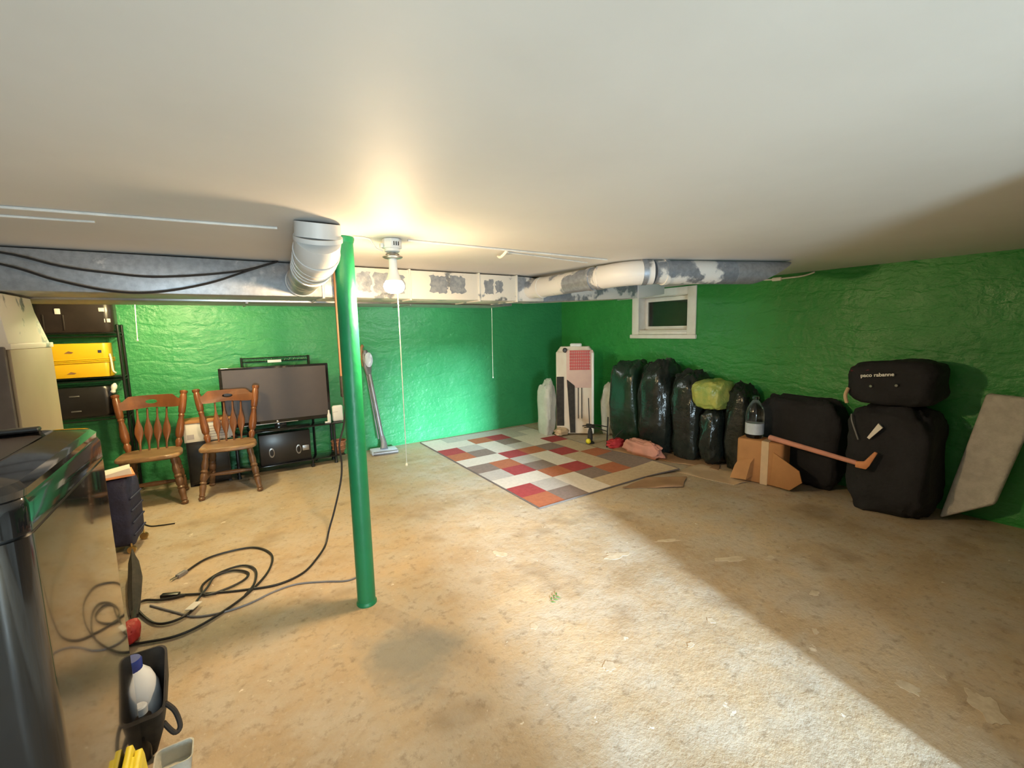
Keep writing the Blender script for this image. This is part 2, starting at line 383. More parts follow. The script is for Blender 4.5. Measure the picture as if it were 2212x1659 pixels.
def bare(x0,x1,z0,z1,seed):
    rnd=random.Random(seed); ol=[]
    for k in range(28):
        u=k/28*4; e=int(u); f=u-e
        p=((x0+(x1-x0)*f,z0),(x1,z0+(z1-z0)*f),(x1-(x1-x0)*f,z1),(x0,z1-(z1-z0)*f))[e]
        ol.append((p[0]+rnd.uniform(-.012,.012),p[1]+rnd.uniform(-.010,.010)))
    MB().prism(ol,Y0-.003,Y0+.002).build('bare_metal_patch','baremetal',t,smooth=False)
bare(1.475,1.63,1.868,2.005,1); bare(1.655,1.80,1.868,2.005,2); bare(1.985,2.075,1.872,1.99,3); bare(2.105,2.175,1.885,1.985,4)
bare(.90,1.0,1.86,2.0,5); bare(1.02,1.26,1.85,2.0,6)
# second duct running behind it
t=thing('air_duct','second grey flat duct running just behind the long front duct','duct',(0,0,0))
MB().box((-1.4,3.96,1.80),(2.62,4.44,H-.01)).build('duct_section','greymetal',t,bevel=.006)
for x in (.2,1.5): MB().box((x-.01,3.955,1.792),(x+.01,4.445,H-.004)).build('standing_seam','greymetal',t,bevel=.002)
# small rectangular duct from there to the window wall
t=thing('air_duct','short painted rectangular duct reaching from the main duct to above the window','duct',(0,0,0))
mb=MB(); mb.loft([[(2.67,3.55,1.815),(2.67,3.85,1.815),(2.67,3.85,2.03),(2.67,3.55,2.03)],[(3.95,3.42,1.87),(3.95,3.72,1.87),(3.95,3.72,2.04),(3.95,3.42,2.04)]])
mb.build('duct_section','painted2',t,bevel=.006)
mb=MB(); mb.loft([[(3.95,3.41,1.865),(3.95,3.73,1.865),(3.95,3.73,2.042),(3.95,3.41,2.042)],[(4.45,3.45,1.93),(4.45,3.75,1.93),(4.45,3.75,2.045),(4.45,3.45,2.045)]])
mb.build('end_boot','elbow',t,bevel=.006)

# round branch duct with elbow
t=thing('round_duct','flaking white and grey round duct with a bend beside the window','duct',(0,0,0))
zc=1.957; R=.088
MB().tube([(2.50,3.47,1.925),(2.585,2.62,1.948)],R,28).build('duct_pipe','painted2',t)
el=[(2.585,2.62,1.948),(2.60,2.47,1.952),(2.655,2.34,1.955),(2.76,2.255,zc)]
MB().tube(el,R+.003,28,res=3).build('elbow','elbow',t)
MB().tube([(2.76,2.255,zc),(3.46,1.985,zc)],R,28).build('duct_pipe','painted2',t)
for p,q in (((2.575,2.72,1.945),(2.579,2.68,1.946)),((2.57,2.64,1.947),(2.60,2.60,1.948)),((2.69,2.30,zc),(2.72,2.28,zc)),((2.84,2.225,zc),(2.87,2.213,zc)),((2.515,3.33,1.927),(2.519,3.29,1.928))):
    MB().tube([p,q],R+.007,28).build('clamp_band','painted2',t)
ax=Vector((.70,-.27,0)).normalized(); sd=Vector((-ax.y,ax.x,0)); c0=Vector((3.40,2.008,zc)); rings=[]
for k,(dist,sl,wd,hh) in enumerate([(0,0,1.02,1),(.10,0,1.1,1),(.17,.16,1.15,1.0),(.19,.30,1.28,.98)]):
    ring=[]
    for i in range(28):
        a=2*PI*i/28; p=c0+ax*dist+sd*R*wd*math.cos(a); z=R*hh*math.sin(a)
        p=p+ax*(sl*(z/R+1)*.55); p.z=min(zc+z,H-.004); ring.append(p)
    rings.append(ring)
MB().loft(rings).build('ceiling_boot','greymetal',t)

# white elbow from ceiling to main duct
t=thing('round_duct','fat white ribbed elbow duct dropping from the ceiling beside the pole','duct',(0,0,0))
path=[(.415,2.20,2.048),(.415,2.215,1.985),(.42,2.30,1.935),(.435,2.46,1.918),(.455,2.66,1.915),(.515,3.435,1.915)]
MB().tube(path[:2],.098,32).build('collar','elbow',t)
MB().tube(path[1:5],.100,32,res=4).build('elbow','elbow',t)
MB().tube(path[4:],.098,32).build('duct_pipe','painted2',t)
for p,q in (((.415,2.213,1.992),(.416,2.220,1.974)),((.42,2.29,1.94),(.421,2.31,1.932)),((.428,2.38,1.926),(.429,2.40,1.924)),((.435,2.46,1.919),(.436,2.48,1.918)),((.444,2.55,1.917),(.445,2.57,1.917)),((.457,2.68,1.915),(.459,2.71,1.915)),((.513,3.40,1.915),(.515,3.43,1.915))):
    MB().tube([p,q],.105,32).build('rib','elbow',t)

# ------------------------------------------------------------------ furnace + plenum
t=thing('furnace','tan sheet metal furnace cabinet in the far left corner','furnace',(0,0,0))
MB().box((-1.55,3.26,0),(-.905,3.97,1.52)).build('cabinet','furn_dark',t,bevel=.008)
MB().box((-.905,3.285,.02),(-.890,3.955,1.505)).build('side_panel','tan',t,bevel=.004)
mb=MB(); mb.loft([[(-1.50,3.30,1.52),(-.895,3.30,1.52),(-.895,3.96,1.52),(-1.50,3.96,1.52)],[(-1.50,3.36,1.72),(-.93,3.36,1.72),(-.93,3.90,1.72),(-1.50,3.90,1.72)],[(-1.50,3.42,1.80),(-.94,3.42,1.80),(-.94,3.90,1.80),(-1.50,3.90,1.80)]])
mb.build('plenum','painted',t,bevel=.004)
MB().box((-1.52,3.28,1.505),(-.885,3.975,1.535)).build('plenum_flange','painted',t,bevel=.003)
MB().box((-1.50,3.42,1.802),(-.99,3.90,H-.012)).build('duct_takeoff','painted',t,bevel=.006)

# ------------------------------------------------------------------ wires on ceiling and duct
def wire(name,label,pts,r,m,res=6,cat='wire',n=8):
    return tag(MB().tube(pts,r,n,res=res).build(name,m),label,cat)
wire('ceiling_wire','white cable stapled along the left ceiling up to the fat elbow duct',[(-1.9,2.57,2.044),(-.634,2.462,2.044),(.27,2.375,2.044)],.006,'wirewhite',2)
wire('ceiling_wire','short second white cable on the left ceiling near the frame edge',[(-1.9,2.72,2.045),(-.684,2.639,2.045),(-.40,2.613,2.047)],.005,'wirewhite',2)
wire('ceiling_wire','white cable running right from the bulb fixture to the bent round duct',[(.90,2.372,2.044),(1.5,2.375,2.044),(2.42,2.385,2.044)],.006,'wirewhite',2)
wire('ceiling_wire','thin white cable branching off by the small ceiling hook',[(1.60,2.455,2.045),(1.95,2.50,2.045),(2.40,2.575,2.046)],.0045,'wirewhite',2)
wire('ceiling_hook','small cream bent hook of cable on the ceiling right of the bulb',[(1.545,2.378,2.042),(1.552,2.43,2.025),(1.57,2.50,2.02),(1.585,2.55,2.034)],.009,'wirewhite',5,'hook')
wire('ceiling_wire','white cable loop between the green pole top and the bulb fixture',[(.62,2.40,2.042),(.70,2.42,2.044),(.725,2.425,2.02),(.745,2.425,1.995),(.776,2.415,1.985)],.005,'wirewhite',5)
wire('hanging_cable','upper black cable sagging across the front of the grey duct',[(-1.3,3.41,2.035),(-.903,3.405,2.003),(-.686,3.40,1.946),(-.48,3.405,1.919),(-.252,3.405,1.909),(.128,3.40,1.959),(.36,3.41,2.035)],.006,'rubber',6,'cable')
wire('hanging_cable','lower black cable sagging below the other one on the grey duct',[(-1.3,3.42,2.02),(-.909,3.41,1.944),(-.712,3.405,1.871),(-.491,3.40,1.818),(-.283,3.40,1.818),(-.026,3.405,1.88),(.207,3.405,1.974),(.375,3.415,2.04)],.006,'rubber',6,'cable')
t=thing('conduit','cream conduit with a small junction along the top of the right wall','conduit',(0,0,0))
MB().tube([(4.855,2.62,2.040),(4.853,2.55,2.022),(4.85,2.45,2.010),(4.85,2.25,2.010),(4.85,2.12,2.016),(4.853,2.03,2.040)],.008,8,res=5).build('tube','wirewhite',t)
MB().box((4.832,2.33,1.990),(4.868,2.42,2.026)).build('junction','white',t,bevel=.008)

# ------------------------------------------------------------------ bulb fixture
lx,ly=.822,2.405
t=thing('ceiling_light','white junction box on the ceiling with a lit reflector bulb','lamp',(lx,ly,H))
oc=[(.052*math.cos(PI/8+k*PI/4),.052*math.sin(PI/8+k*PI/4)) for k in range(8)]
MB().loft([[(x,y,-.002) for x,y in oc],[(x,y,-.052) for x,y in oc]]).build('junction_box','whitepl',t,bevel=.004)
MB().box((-.066,-.014,-.05),(-.05,.014,-.028)).build('cable_clamp','whitepl',t,bevel=.003)
for k in range(3): MB().box((-.008+k*.012,-.0535,-.040),(-.004+k*.012,-.0485,-.020)).build('vent_slot','dark',t)
MB().lathe([(.041,-.052),(.041,-.066),(.034,-.070)],24).build('porcelain_socket','whitepl',t)
MB().lathe([(.017,-.070),(.017,-.090)],16).build('bulb_thread','steel',t)
MB().tube([(.034*math.cos(a*PI/12),.034*math.sin(a*PI/12),-.081) for a in range(25)],.003,6).build('wire_ring','steel',t)
MB().lathe([(.014,-.088),(.052,-.091),(.054,-.096),(.046,-.102),(.026,-.106)],28).build('flange','steel',t)
bulb=MB().lathe([(.022,-.104),(.022,-.150),(.026,-.175),(.036,-.205),(.044,-.222)],28).build('bulb','whitepl',t)
MB().lathe([(.044,-.2222),(.054,-.240),(.057,-.252),(.054,-.262),(.048,-.275),(.034,-.284),(.015,-.288)],28).build('lit_face','lit',bulb)
def pullstring(label,p,q,r=.0028):
    t=tag(MB().tube([p,q],r,8).build('pull_string','string'),label,'string')
    MB().lathe([(.003,.006),(.006,0),(.007,-.008),(.003,-.014)],10,Tm(q)).build('knot','string',t); return t
pullstring('long pull string hanging from the lit bulb almost to the floor',(.838,2.398,1.955),(.838,2.398,.80))
pullstring('short cream pull string near the left rack against the back wall',(-.560,4.9,2.048),(-.579,4.9,1.535))
pullstring('thin white pull string hanging before the back wall right of the vacuum',(2.931,4.9,2.048),(2.922,4.9,.945),.0022)

# outlet board hanging beside the pole
t=thing('outlet_board','narrow brown board hanging behind the green pole with an outlet at its foot','board',(0,0,0))
MB().box((.718,3.385,1.12),(.790,3.405,H-.002)).build('board','board',t,bevel=.003)
MB().box((.716,3.365,1.085),(.792,3.415,1.24)).build('outlet_box','charcoal',t,bevel=.004)
MB().box((.722,3.352,1.02),(.750,3.38,1.085)).build('plug','cord_grey',t,bevel=.004)

# ------------------------------------------------------------------ rug
t=thing('area_rug','patchwork rug of red, rust, taupe and cream squares on the concrete','rug',(0,0,0))
rows=['OBWTTT','RGWBOB','WWORTB','GRBWTO','BOGWRT','WWROBT','OBWGWR','RGWBWW','WWORGW','WGGGGG']
keys='ROWGBT'; rm=MB(); ed=MB()
def rugz(x,y):
    k=max(0,(x-3.55)/.5); f=max(0,1-abs(y-3.30)/.75)
    z=.012+.075*(k**2)*f
    return z
def rp(x,y):
    sk=-.03*(1-(y-2.95)/2.8)                         # left edge slightly askew
    k=max(0,(x-3.5)/.46); f=max(0,1-abs(y-3.2)/.6)
    return (x+sk*(1-(x-2.22)/1.74)+.03*k*f*math.sin(y*7), y-.10*k*k*max(0,1-(y-2.95)/.8), rugz(x,y))
n=4
for r in range(10):
    for c in range(6):
        for i in range(n):
            for j in range(n):
                a=(r*n+j)*(6*n+1)+c*n+i; b=a+6*n+1
                rm.f.append((a,a+1,b+1,b)); rm.mi.append(keys.index(rows[r][c]))
rm.v=[rp(2.225+.29*i/n,2.955+.28*j/n) for j in range(10*n+1) for i in range(6*n+1)]
rug=rm.build('pile',['rug_'+k for k in keys],t,ang=180)
per=[(2.225,2.955+2.8*k/40) for k in range(41)]+[(2.225+1.74*k/30,5.755) for k in range(1,31)]+[(3.965,5.755-2.8*k/40) for k in range(1,41)]+[(3.965-1.74*k/30,2.955) for k in range(1,31)]
pts=[rp(*p) for p in per]; MB().tube([(a,b,c-.004) for a,b,c in pts],.0075,6).build('bound_edge','rug_edge',t)

# ------------------------------------------------------------------ chairs
def turned(mb,p,q,prof,n=14):
    L=(Vector(q)-Vector(p)).length; mb.lathe([(r*1.42,z*L) for r,z in prof],n,align(p,q)); return mb
LEG=[(.012,0),(.019,.02),(.021,.05),(.014,.075),(.019,.10),(.016,.14),(.019,.22),(.021,.30),(.016,.33),(.022,.36),(.016,.39),(.021,.43),(.023,.52),(.018,.56),(.023,.60),(.017,.64),(.022,.72),(.020,.80),(.015,.86),(.019,.91),(.016,1)]
POST=[(.013,0),(.018,.04),(.022,.10),(.014,.15),(.024,.20),(.026,.30),(.020,.44),(.015,.52),(.020,.55),(.015,.58),(.021,.61),(.023,.72),(.022,.88),(.018,.93),(.024,.955),(.024,.985),(.010,1)]
STR=[(.009,0),(.012,.2),(.017,.5),(.012,.8),(.009,1)]
def make_chair(label,loc,rz):
    t=thing('dining_chair',label,'chair',loc,rz,'wooden spindle-back chairs')
    # saddle seat: rounded trapezoid
    ol=[]
    for i in range(40):
        a=2*PI*i/40; sx=math.copysign(abs(math.cos(a))**.55,math.cos(a)); sy=math.copysign(abs(math.sin(a))**.55,math.sin(a))
        wd=.255-.028*(sy+1)/2; ol.append((wd*sx,.205*sy+(.012*math.cos(3*a) if sy<0 else 0)))
    mb=MB(); mb.loft([[(x*.93,y*.93,.434) for x,y in ol],[(x,y,.446) for x,y in ol],[(x,y,.466) for x,y in ol],[(x*.95,y*.95,.478) for x,y in ol],[(x*.55,y*.55,.468) for x,y in ol],[(x*.2,y*.2,.466) for x,y in ol]])
    mb.build('seat','seatwood',t,ang=50)
    tops=[(-.18,-.14),(.18,-.14),(-.155,.14),(.155,.14)]; feet=[(-.245,-.225),(.245,-.225),(-.205,.235),(.205,.235)]
    P=[]
    for a,b in zip(feet,tops):
        turned(MB(),(a[0],a[1],0),(b[0],b[1],.440),LEG).build('leg','wooddark',t); P.append((Vector((a[0],a[1],0)),Vector((b[0],b[1],.44))))
    md=[p.lerp(q,.40) for p,q in P]
    turned(MB(),md[0],md[2],STR,10).build('stretcher','wooddark',t); turned(MB(),md[1],md[3],STR,10).build('stretcher','wooddark',t)
    turned(MB(),(md[0]+md[2])/2,(md[1]+md[3])/2,STR,10).build('stretcher','wooddark',t)
    for s in (-1,1): turned(MB(),(s*.190,.155,.470),(s*.268,.305,1.015),POST).build('back_post','wood',t)
    # crest rail with an oval hole, bowed backwards
    W=.245; N=64; rings=[]
    def outer(a):
        # walk a shaped outline by angle: arched top with stepped shoulders, gently curved bottom
        c,s=math.cos(a),math.sin(a)
        x=W*math.copysign(abs(c)**.5,c); u=abs(x)/W
        top=.072 if u<.70 else .072-.040*min(1,((u-.70)/.16))
        bot=-.062+.020*(1-u)
        z = top*min(1,abs(s)**.35) if s>=0 else bot*min(1,abs(s)**.35)
        return x,z
    def bow(x,z,dy):
        return (x*(1+.30*(z)), .262+.045*(1-(x/W)**2)+.275*z+dy, .915+z)
    for dy in (-.011,.011):
        o=[outer(2*PI*i/N) for i in range(N)]; hole=[(.046*math.cos(2*PI*i/N),.010+.020*math.sin(2*PI*i/N)) for i in range(N)]
        midr=[((a*.55+c*.45),(b*.55+d*.45)) for (a,b),(c,d) in zip(o,hole)]
        rings.append([[bow(x,z,dy) for x,z in R_] for R_ in (hole,midr,o)])
    seq=rings[0]+list(reversed(rings[1])); seq.append(seq[0])
    mb=MB(); mb.loft(seq,False); mb.build('crest_rail','wood',t,ang=40)
    for k in range(4):
        x=-.105+.07*k; p=Vector((x*.95,.150,.470)); q=Vector((x*1.10,.285+.02*(1-abs(x)/.2),.862))
        L=(q-p).length; T=align(p,q)
        prof=[(.008,0),(.009,.12),(.012,.20),(.026,.32),(.034,.42),(.030,.54),(.016,.68),(.009,.78),(.008,1)]
        mb=MB(); mb.loft([[ (r*math.cos(2*PI*i/12), max(.28,1-r*24)*r*math.sin(2*PI*i/12), z*L) for i in range(12)] for r,z in prof],True,True,T)
        mb.build('spindle','wood',t)
    return t
make_chair('brown wooden chair with arrow spindles in front of the television',(-.005,5.215,0),math.radians(-5))
c2=make_chair('brown wooden chair with arrow spindles standing nearest the black rack',(-.625,5.25,0),math.radians(-3))

# ------------------------------------------------------------------ wire rack with cases (left)
t=thing('wire_rack','tall black wire shelving rack against the wall behind the furnace','rack',(0,0,0))
RX0,RX1,RY0,RY1=-1.66,-.798,5.60,5.82
for x in (RX1,RX0):
    for y in (RY0,RY1):
        mb=MB(); mb.tube([(x,y,.0),(x,y,1.665)],.0125,12); mb.lathe([(.014,1.665),(.014,1.675),(.006,1.682)],12,Tm((x,y,0))); mb.build('post','wire',t)
for z in (.22,.815,1.185,1.600):
    mb=MB()
    for y in (RY0,RY1):
        for dz in (0,-.03): mb.tube([(RX0,y,z+dz),(RX1,y,z+dz)],.005,6)
    for x in (RX1,RX0):
        for dz in (0,-.03): mb.tube([(x,RY0,z+dz),(x,RY1,z+dz)],.005,6)
    for k in range(26): mb.tube([(-1.64+k*.033,RY0,z+.003),(-1.64+k*.033,RY1,z+.003)],.002,4)
    mb.build('wire_shelf','wire',t)
    MB().box((RX0+.02,RY0+.01,z+.005),(RX1-.02,RY1-.01,z+.008)).build('shelf_liner','black',t)
def case(name,label,x0,x1,y0,y1,z0,z1,m,seam=.5,r=.05,latch=True,cat='suitcase'):
    t=thing(name,label,cat,((x0+x1)/2,(y0+y1)/2,z0)); hx,hy,h=(x1-x0)/2,(y1-y0)/2,z1-z0
    def sl(a,b,f0,f1): return MB().loft([[(x*f0,y*f0,a) for x,y in rrect(-hx,-hy,hx,hy,r)],[(x,y,a+.03 if f0<1 else a) for x,y in rrect(-hx,-hy,hx,hy,r)],[(x,y,b-.03 if f1<1 else b) for x,y in rrect(-hx,-hy,hx,hy,r)],[(x*f1,y*f1,b) for x,y in rrect(-hx,-hy,hx,hy,r)]])
    sl(0,h*seam-.004,.93,1).build('lower_shell',m,t); sl(h*seam+.004,h,1,.93).build('upper_shell',m,t)
    MB().loft([[(x*1.005,y*1.005,h*seam-.008) for x,y in rrect(-hx,-hy,hx,hy,r)],[(x*1.005,y*1.005,h*seam+.008) for x,y in rrect(-hx,-hy,hx,hy,r)]]).build('rim',m,t)
    return t,hx,hy,h
t,hx,hy,h=case('suitcase','dark brown hard suitcase lying on the top shelf of the black rack',-1.36,-.815,5.585,5.835,1.609,1.918,'suit',.66,.07)
for x in (-.10,): MB().box((x-.018,-hy-.014,h*.60-.02),(x+.018,-hy+.004,h*.60+.03)).build('latch','whitepl',t,bevel=.004)
for x in (-.20,-.07,): MB().box((x-.006,-hy-.006,.02),(x+.006,-hy+.004,h*.52)).build('ridge','suit',t,bevel=.003)
for x in (.20,.235): MB().box((x-.012,-hy*.9-.012,.09),(x+.012,-hy*.9+.01,.125)).build('sticker','paper',t,bevel=.002)
MB().box((.175,-hy-.004,.19),(.215,-hy+.008,.225)).build('sticker','paper',t,bevel=.002)
t=thing('suitcase','yellow hard case tied with rope on the middle shelf of the rack','suitcase',(-1.155,5.705,1.194))
hx,hy=.275,.12
for nm,a,b in (('lower_shell',0,.148),('upper_shell',.156,.315)):
    MB().loft([[(x,y,a) for x,y in rrect(-hx,-hy,hx,hy,.045)],[(x,y,b) for x,y in rrect(-hx,-hy,hx,hy,.045)]]).build(nm,'yellow',t,bevel=.006)
for z in (.138,.152,.166): MB().tube([(x,y,z+.006*math.sin(9*x)) for x,y in rrect(-hx-.006,-hy-.006,hx+.006,hy+.006,.05)]+[(hx+.006,hy-.044,z)],.006,6).build('rope','yellow',t)
MB().tube([(.277,-.10,.21),(.285,-.12,.16),(.288,-.13,.10),(.295,-.15,.05),(.315,-.16,.03)],.008,8,res=4).build('rope_tail','string',t)
for z in (.045,.235): MB().prism([(-.03,z-.008),(.0,z+.012),(.035,z),(.02,z-.010)],-hy-.004,-hy+.002).build('emblem','board',t)
MB().box((.20,-hy-.004,.225),(.225,-hy+.002,.25)).build('sticker','navy',t)
t,hx,hy,h=case('suitcase','black hard suitcase on the lowest shelf of the rack behind the chair',-1.44,-.885,5.585,5.835,.824,1.10,'suitblk',.5,.07,False)
for z in (.06,.20): MB().box((-.03,-hy-.006,z-.006),(.04,-hy+.004,z+.006)).build('emblem','steel',t,bevel=.003)
o=tag(MB().lathe([(.012,0),(.020,.012),(.016,.03),(.024,.05),(.022,.075),(.008,.095)],14,Tm((-.885,5.56,1.035),ry=.25)).build('rag','whitepl'),'small white rag tucked at the rack post above the left chair','rag')

# ------------------------------------------------------------------ TV group
t=thing('wire_shelf','low bluish wire shelf rising behind the television','shelf',(0,0,0))
for x in (.185,.875):
    for y in (5.76,5.82): MB().tube([(x,y,0),(x,y,1.30)],.010,10).build('post','wire',t)
mb=MB()
for y in (5.76,5.82):
    for z in (1.29,1.25): mb.tube([(.185,y,z),(.875,y,z)],.005,6)
for k in range(22): mb.tube([(.20+.0305*k,5.76,1.292),(.20+.0305*k,5.82,1.292)],.0025,4)
mb.tube([(.20+k*.024,5.76,1.25 if k%2 else 1.29) for k in range(28)],.003,4)
mb.build('top_shelf','wire',t)
MB().box((.44,5.750,1.235),(.58,5.758,1.265)).build('label_clip','whitepl',t)
t=thing('tv_stand','two tier black glass stand under the television','tv stand',(0,0,0))
MB().box((.02,5.50,.478),(1.165,5.73,.490)).build('glass_shelf','blackgloss',t,bevel=.003)
MB().box((.02,5.50,.085),(1.165,5.73,.097)).build('glass_shelf','blackgloss',t,bevel=.003)
for x in (.06,1.06):
    for y in (5.53,5.70):
        MB().lathe([(.022,0),(.018,.025),(.015,.03),(.015,.478)],14,Tm((x,y,0))).build('leg','black',t)
MB().lathe([(.02,0),(.024,.02),(.012,.03),(.012,.085)],12,Tm((.80,5.52,0))).build('foot','black',t)
t=thing('console_box','black box with two oval ports on the lower glass shelf','speaker',(0,0,0))
MB().box((.27,5.53,.098),(.79,5.72,.445)).build('cabinet','suitblk',t,bevel=.006)
for x in (.385,.66):
    mb=MB(); mb.loft([[(x+.028*math.cos(2*PI*i/20)*f,y,.235+.055*math.sin(2*PI*i/20)*f) for i in range(20)] for f,y in ((1,5.532),(1,5.522),(.72,5.520),(.66,5.531))]); mb.build('port_ring','steel',t)
MB().box((.70,5.525,.21),(.77,5.532,.27)).build('label_plate','steel',t,bevel=.002)
t=thing('television','flat black television with a dark matte screen on a glass stand','television',(.505,5.62,.4905),math.radians(-1.5))
MB().box((-.545,-.03,.06),(.545,.02,.715)).build('bezel','blackgloss',t,bevel=.008)
MB().box((-.515,-.034,.105),(.515,-.030,.69)).build('screen','screen',t)
MB().box((-.40,.02,.15),(.40,.06,.55)).build('back_cover','black',t,bevel=.01)
MB().box((-.36,-.034,.066),(.18,-.031,.071)).build('trim_strip','chrome',t)
MB().lathe([(.012,0),(.012,.004),(.006,.006)],14,Tm((-.03,-.031,.085),rx=PI/2)).build('emblem','chrome',t)
MB().box((-.06,-.015,.01),(.06,.01,.07)).build('neck','blackgloss',t,bevel=.004)
MB().lathe([(.30,0),(.305,.005),(.28,.014),(.06,.018)],40,Tm((0,-.01,0)),sy=.38).build('foot','blackgloss',t)
t=thing('router','white rounded router standing at the right end of the tv stand','router',(1.125,5.60,.4905))
MB().box((-.062,-.03,0),(.062,.03,.195)).build('body','whitepl',t,bevel=.022,seg=4)
MB().box((-.058,-.0315,.118),(.0,-.029,.121)).build('seam','print_',t)
t=thing('spray_bottle','small white bottle between the television and the router','bottle',(1.02,5.565,.4905))
MB().lathe([(.018,0),(.020,.01),(.020,.09),(.010,.12),(.009,.15),(.003,.155)],16).build('body','whitepl',t)
MB().box((-.05,-.02,0),(.0,.02,.018)).build('spout','whitepl',t,bevel=.006)
t=thing('basket','coppery wicker basket on the lower glass shelf, half hidden by the green pole','basket',(1.115,5.60,.098))
mb=MB(); mb.lathe([(.055,0),(.075,.06),(.085,.15),(.079,.15),(.069,.06),(.05,.008)],20); mb.build('body','copper',t)
for z,r in ((.05,.074),(.10,.081),(.15,.087)): MB().tube([(r*math.cos(a*PI/12),r*math.sin(a*PI/12),z) for a in range(25)],.006,6).build('hoop','copper',t)
# small cabinet with boxed filter between the chairs
t=thing('side_cabinet','small black cabinet standing between the two wooden chairs','cabinet',(-.30,5.64,0))
MB().box((-.075,-.12,.02),(.29,.15,.470)).build('body','suitblk',t,bevel=.006)
MB().box((-.06,-.128,.05),(.275,-.12,.44)).build('door','black',t,bevel=.004)
for x in (-.06,.275): MB().box((x-.015,-.10,0),(x+.015,.13,.02)).build('foot','black',t)
t=thing('product_box','white printed carton with orange lid on the cabinet between the chairs','box',(-.17,5.62,.471))
MB().box((-.215,-.10,0),(.225,.12,.195)).build('carton','paper',t,bevel=.003)
MB().box((-.222,-.108,.195),(.235,.125,.222)).build('lid','cardboard',t,bevel=.003)
for k in range(5): MB().box((-.03,-.1015,.035+.028*k),(.16,-.0995,.041+.028*k)).build('print_line','print_',t)
MB().box((-.19,-.1015,.03),(-.13,-.0995,.08)).build('print_block','print_',t)

# ------------------------------------------------------------------ vacuum
t=thing('stick_vacuum','grey upright stick vacuum leaning on the green back wall right of the pole','vacuum',(0,0,0))
A=Vector((1.665,5.60,.09)); B=Vector((1.545,5.80,1.20)); TT=align(A,B)
MB().loft([[(1.49+.32*u,y,z) for u,y,z in ((0,5.51,.005),(1,5.46,.005),(1,5.60,.005),(0,5.64,.005))],[(1.49+.32*u,y,z) for u,y,z in ((0,5.51,.05),(1,5.46,.05),(1,5.60,.075),(0,5.64,.075))]]).build('floor_head','vacpale',t,bevel=.012,seg=3)
MB().tube([(1.50,5.505,.03),(1.80,5.458,.03)],.022,14).build('brush_roll','vac',t)
MB().tube([(1.655,5.56,.06),(1.663,5.59,.13),(1.655,5.62,.22)],[.05,.028],16,res=4).build('swivel','vac',t)
MB().tube([(1.655,5.617,.20),(1.575,5.74,1.02)],.026,16).build('wand','vac',t)
MB().tube([(1.615,5.64,.18),(1.545,5.765,1.04)],.011,10).build('cable_channel','steel',t)
MB().lathe([(.03,0),(.05,.04),(.068,.12),(.070,.20),(.055,.28),(.030,.33)],24,align((1.572,5.752,1.00),(1.545,5.79,1.40)),sy=.55).build('motor_body','vac',t)
MB().lathe([(.03,0),(.046,.02),(.05,.05),(.03,.066)],24,align((1.575,5.735,1.20),(1.555,5.66,1.215)),sy=1.9).build('display_panel','vacpale',t)
MB().tube([(1.525,5.80,1.12),(1.51,5.81,1.25),(1.515,5.81,1.36),(1.535,5.80,1.39)],.020,12,res=4).build('handle','board',t)

# ------------------------------------------------------------------ washer
t=thing('washing_machine','tall glossy black top loading washer in the left foreground','washing machine',(-.340,1.18,0))
W_,D_=-.66,.725      # extends to -x and +y
def wr_(z,i=0,r=.05): return [(x,y,z) for x,y in rrect(W_+i,i,-i,D_-i,r,6)]
MB().loft([wr_(.03),wr_(1.172)]).build('cabinet','washer',t)
MB().loft([wr_(.0,.03),wr_(.03,.03)]).build('plinth','black',t)
MB().loft([wr_(1.172,.005),wr_(1.179,.005)]).build('seam_gasket','black',t)
MB().loft([wr_(1.179),wr_(1.232),wr_(1.246,.006)]).build('top_band','washer',t)
MB().loft([wr_(1.246,.006,.06),wr_(1.262,.004,.06),wr_(1.275,.016,.06),wr_(1.287,.070,.05),wr_(1.289,.082,.05),wr_(1.279,.105,.04)]).build('lid_frame','washer',t,ang=25)
MB().loft([wr_(1.274,.10,.04),wr_(1.280,.105,.04)]).build('lid_glass','screen',t)
MB().box((W_+.05,D_-.10,1.286),(-.12,D_-.062,1.300)).build('lid_hinge','black',t,bevel=.006)

# ------------------------------------------------------------------ things beside the washer
t=thing('rolling_bag','navy padded case on small brass casters beside the washer','case',(-.70,4.20,0),math.radians(-8))
mb=MB(); blob(mb,(0,0,.30),(.085,.15,.25),seed=3,amp=.06,freq=1.6,e=.35,flat=.05,wr=.01); mb.build('padded_body','navy',t)
for k in range(4): MB().tube([(.086,-.12,.13+.09*k),(.092,0,.135+.09*k),(.086,.12,.13+.09*k)],.007,6,res=3).build('quilt_seam','navy',t)
for x,y in ((.06,-.12),(.07,.12),(-.06,-.12)):
    mb=MB(); mb.lathe([(.012,-.012),(.026,-.012),(.026,.012),(.012,.012)],16,Tm((x,y,.027),rx=PI/2)); mb.tube([(x,y,.03),(x,y,.075)],.006,8); mb.build('caster','gold',t)
t=thing('folder','white and orange paper folder lying on the navy padded case','paper',(-.70,4.20,.565),math.radians(12))
MB().box((-.10,-.13,0),(.085,.11,.012)).build('folder_cover','orange',t)
mb=MB(); mb.loft([[(-.09,-.11,.013),(.07,-.12,.013),(.075,.10,.013),(-.09,.10,.013)],[(-.09,-.11,.03),(.06,-.11,.055),(.075,.10,.04),(-.085,.10,.02)]]); mb.build('paper_stack','paper',t)
mb=MB(); rings=[]
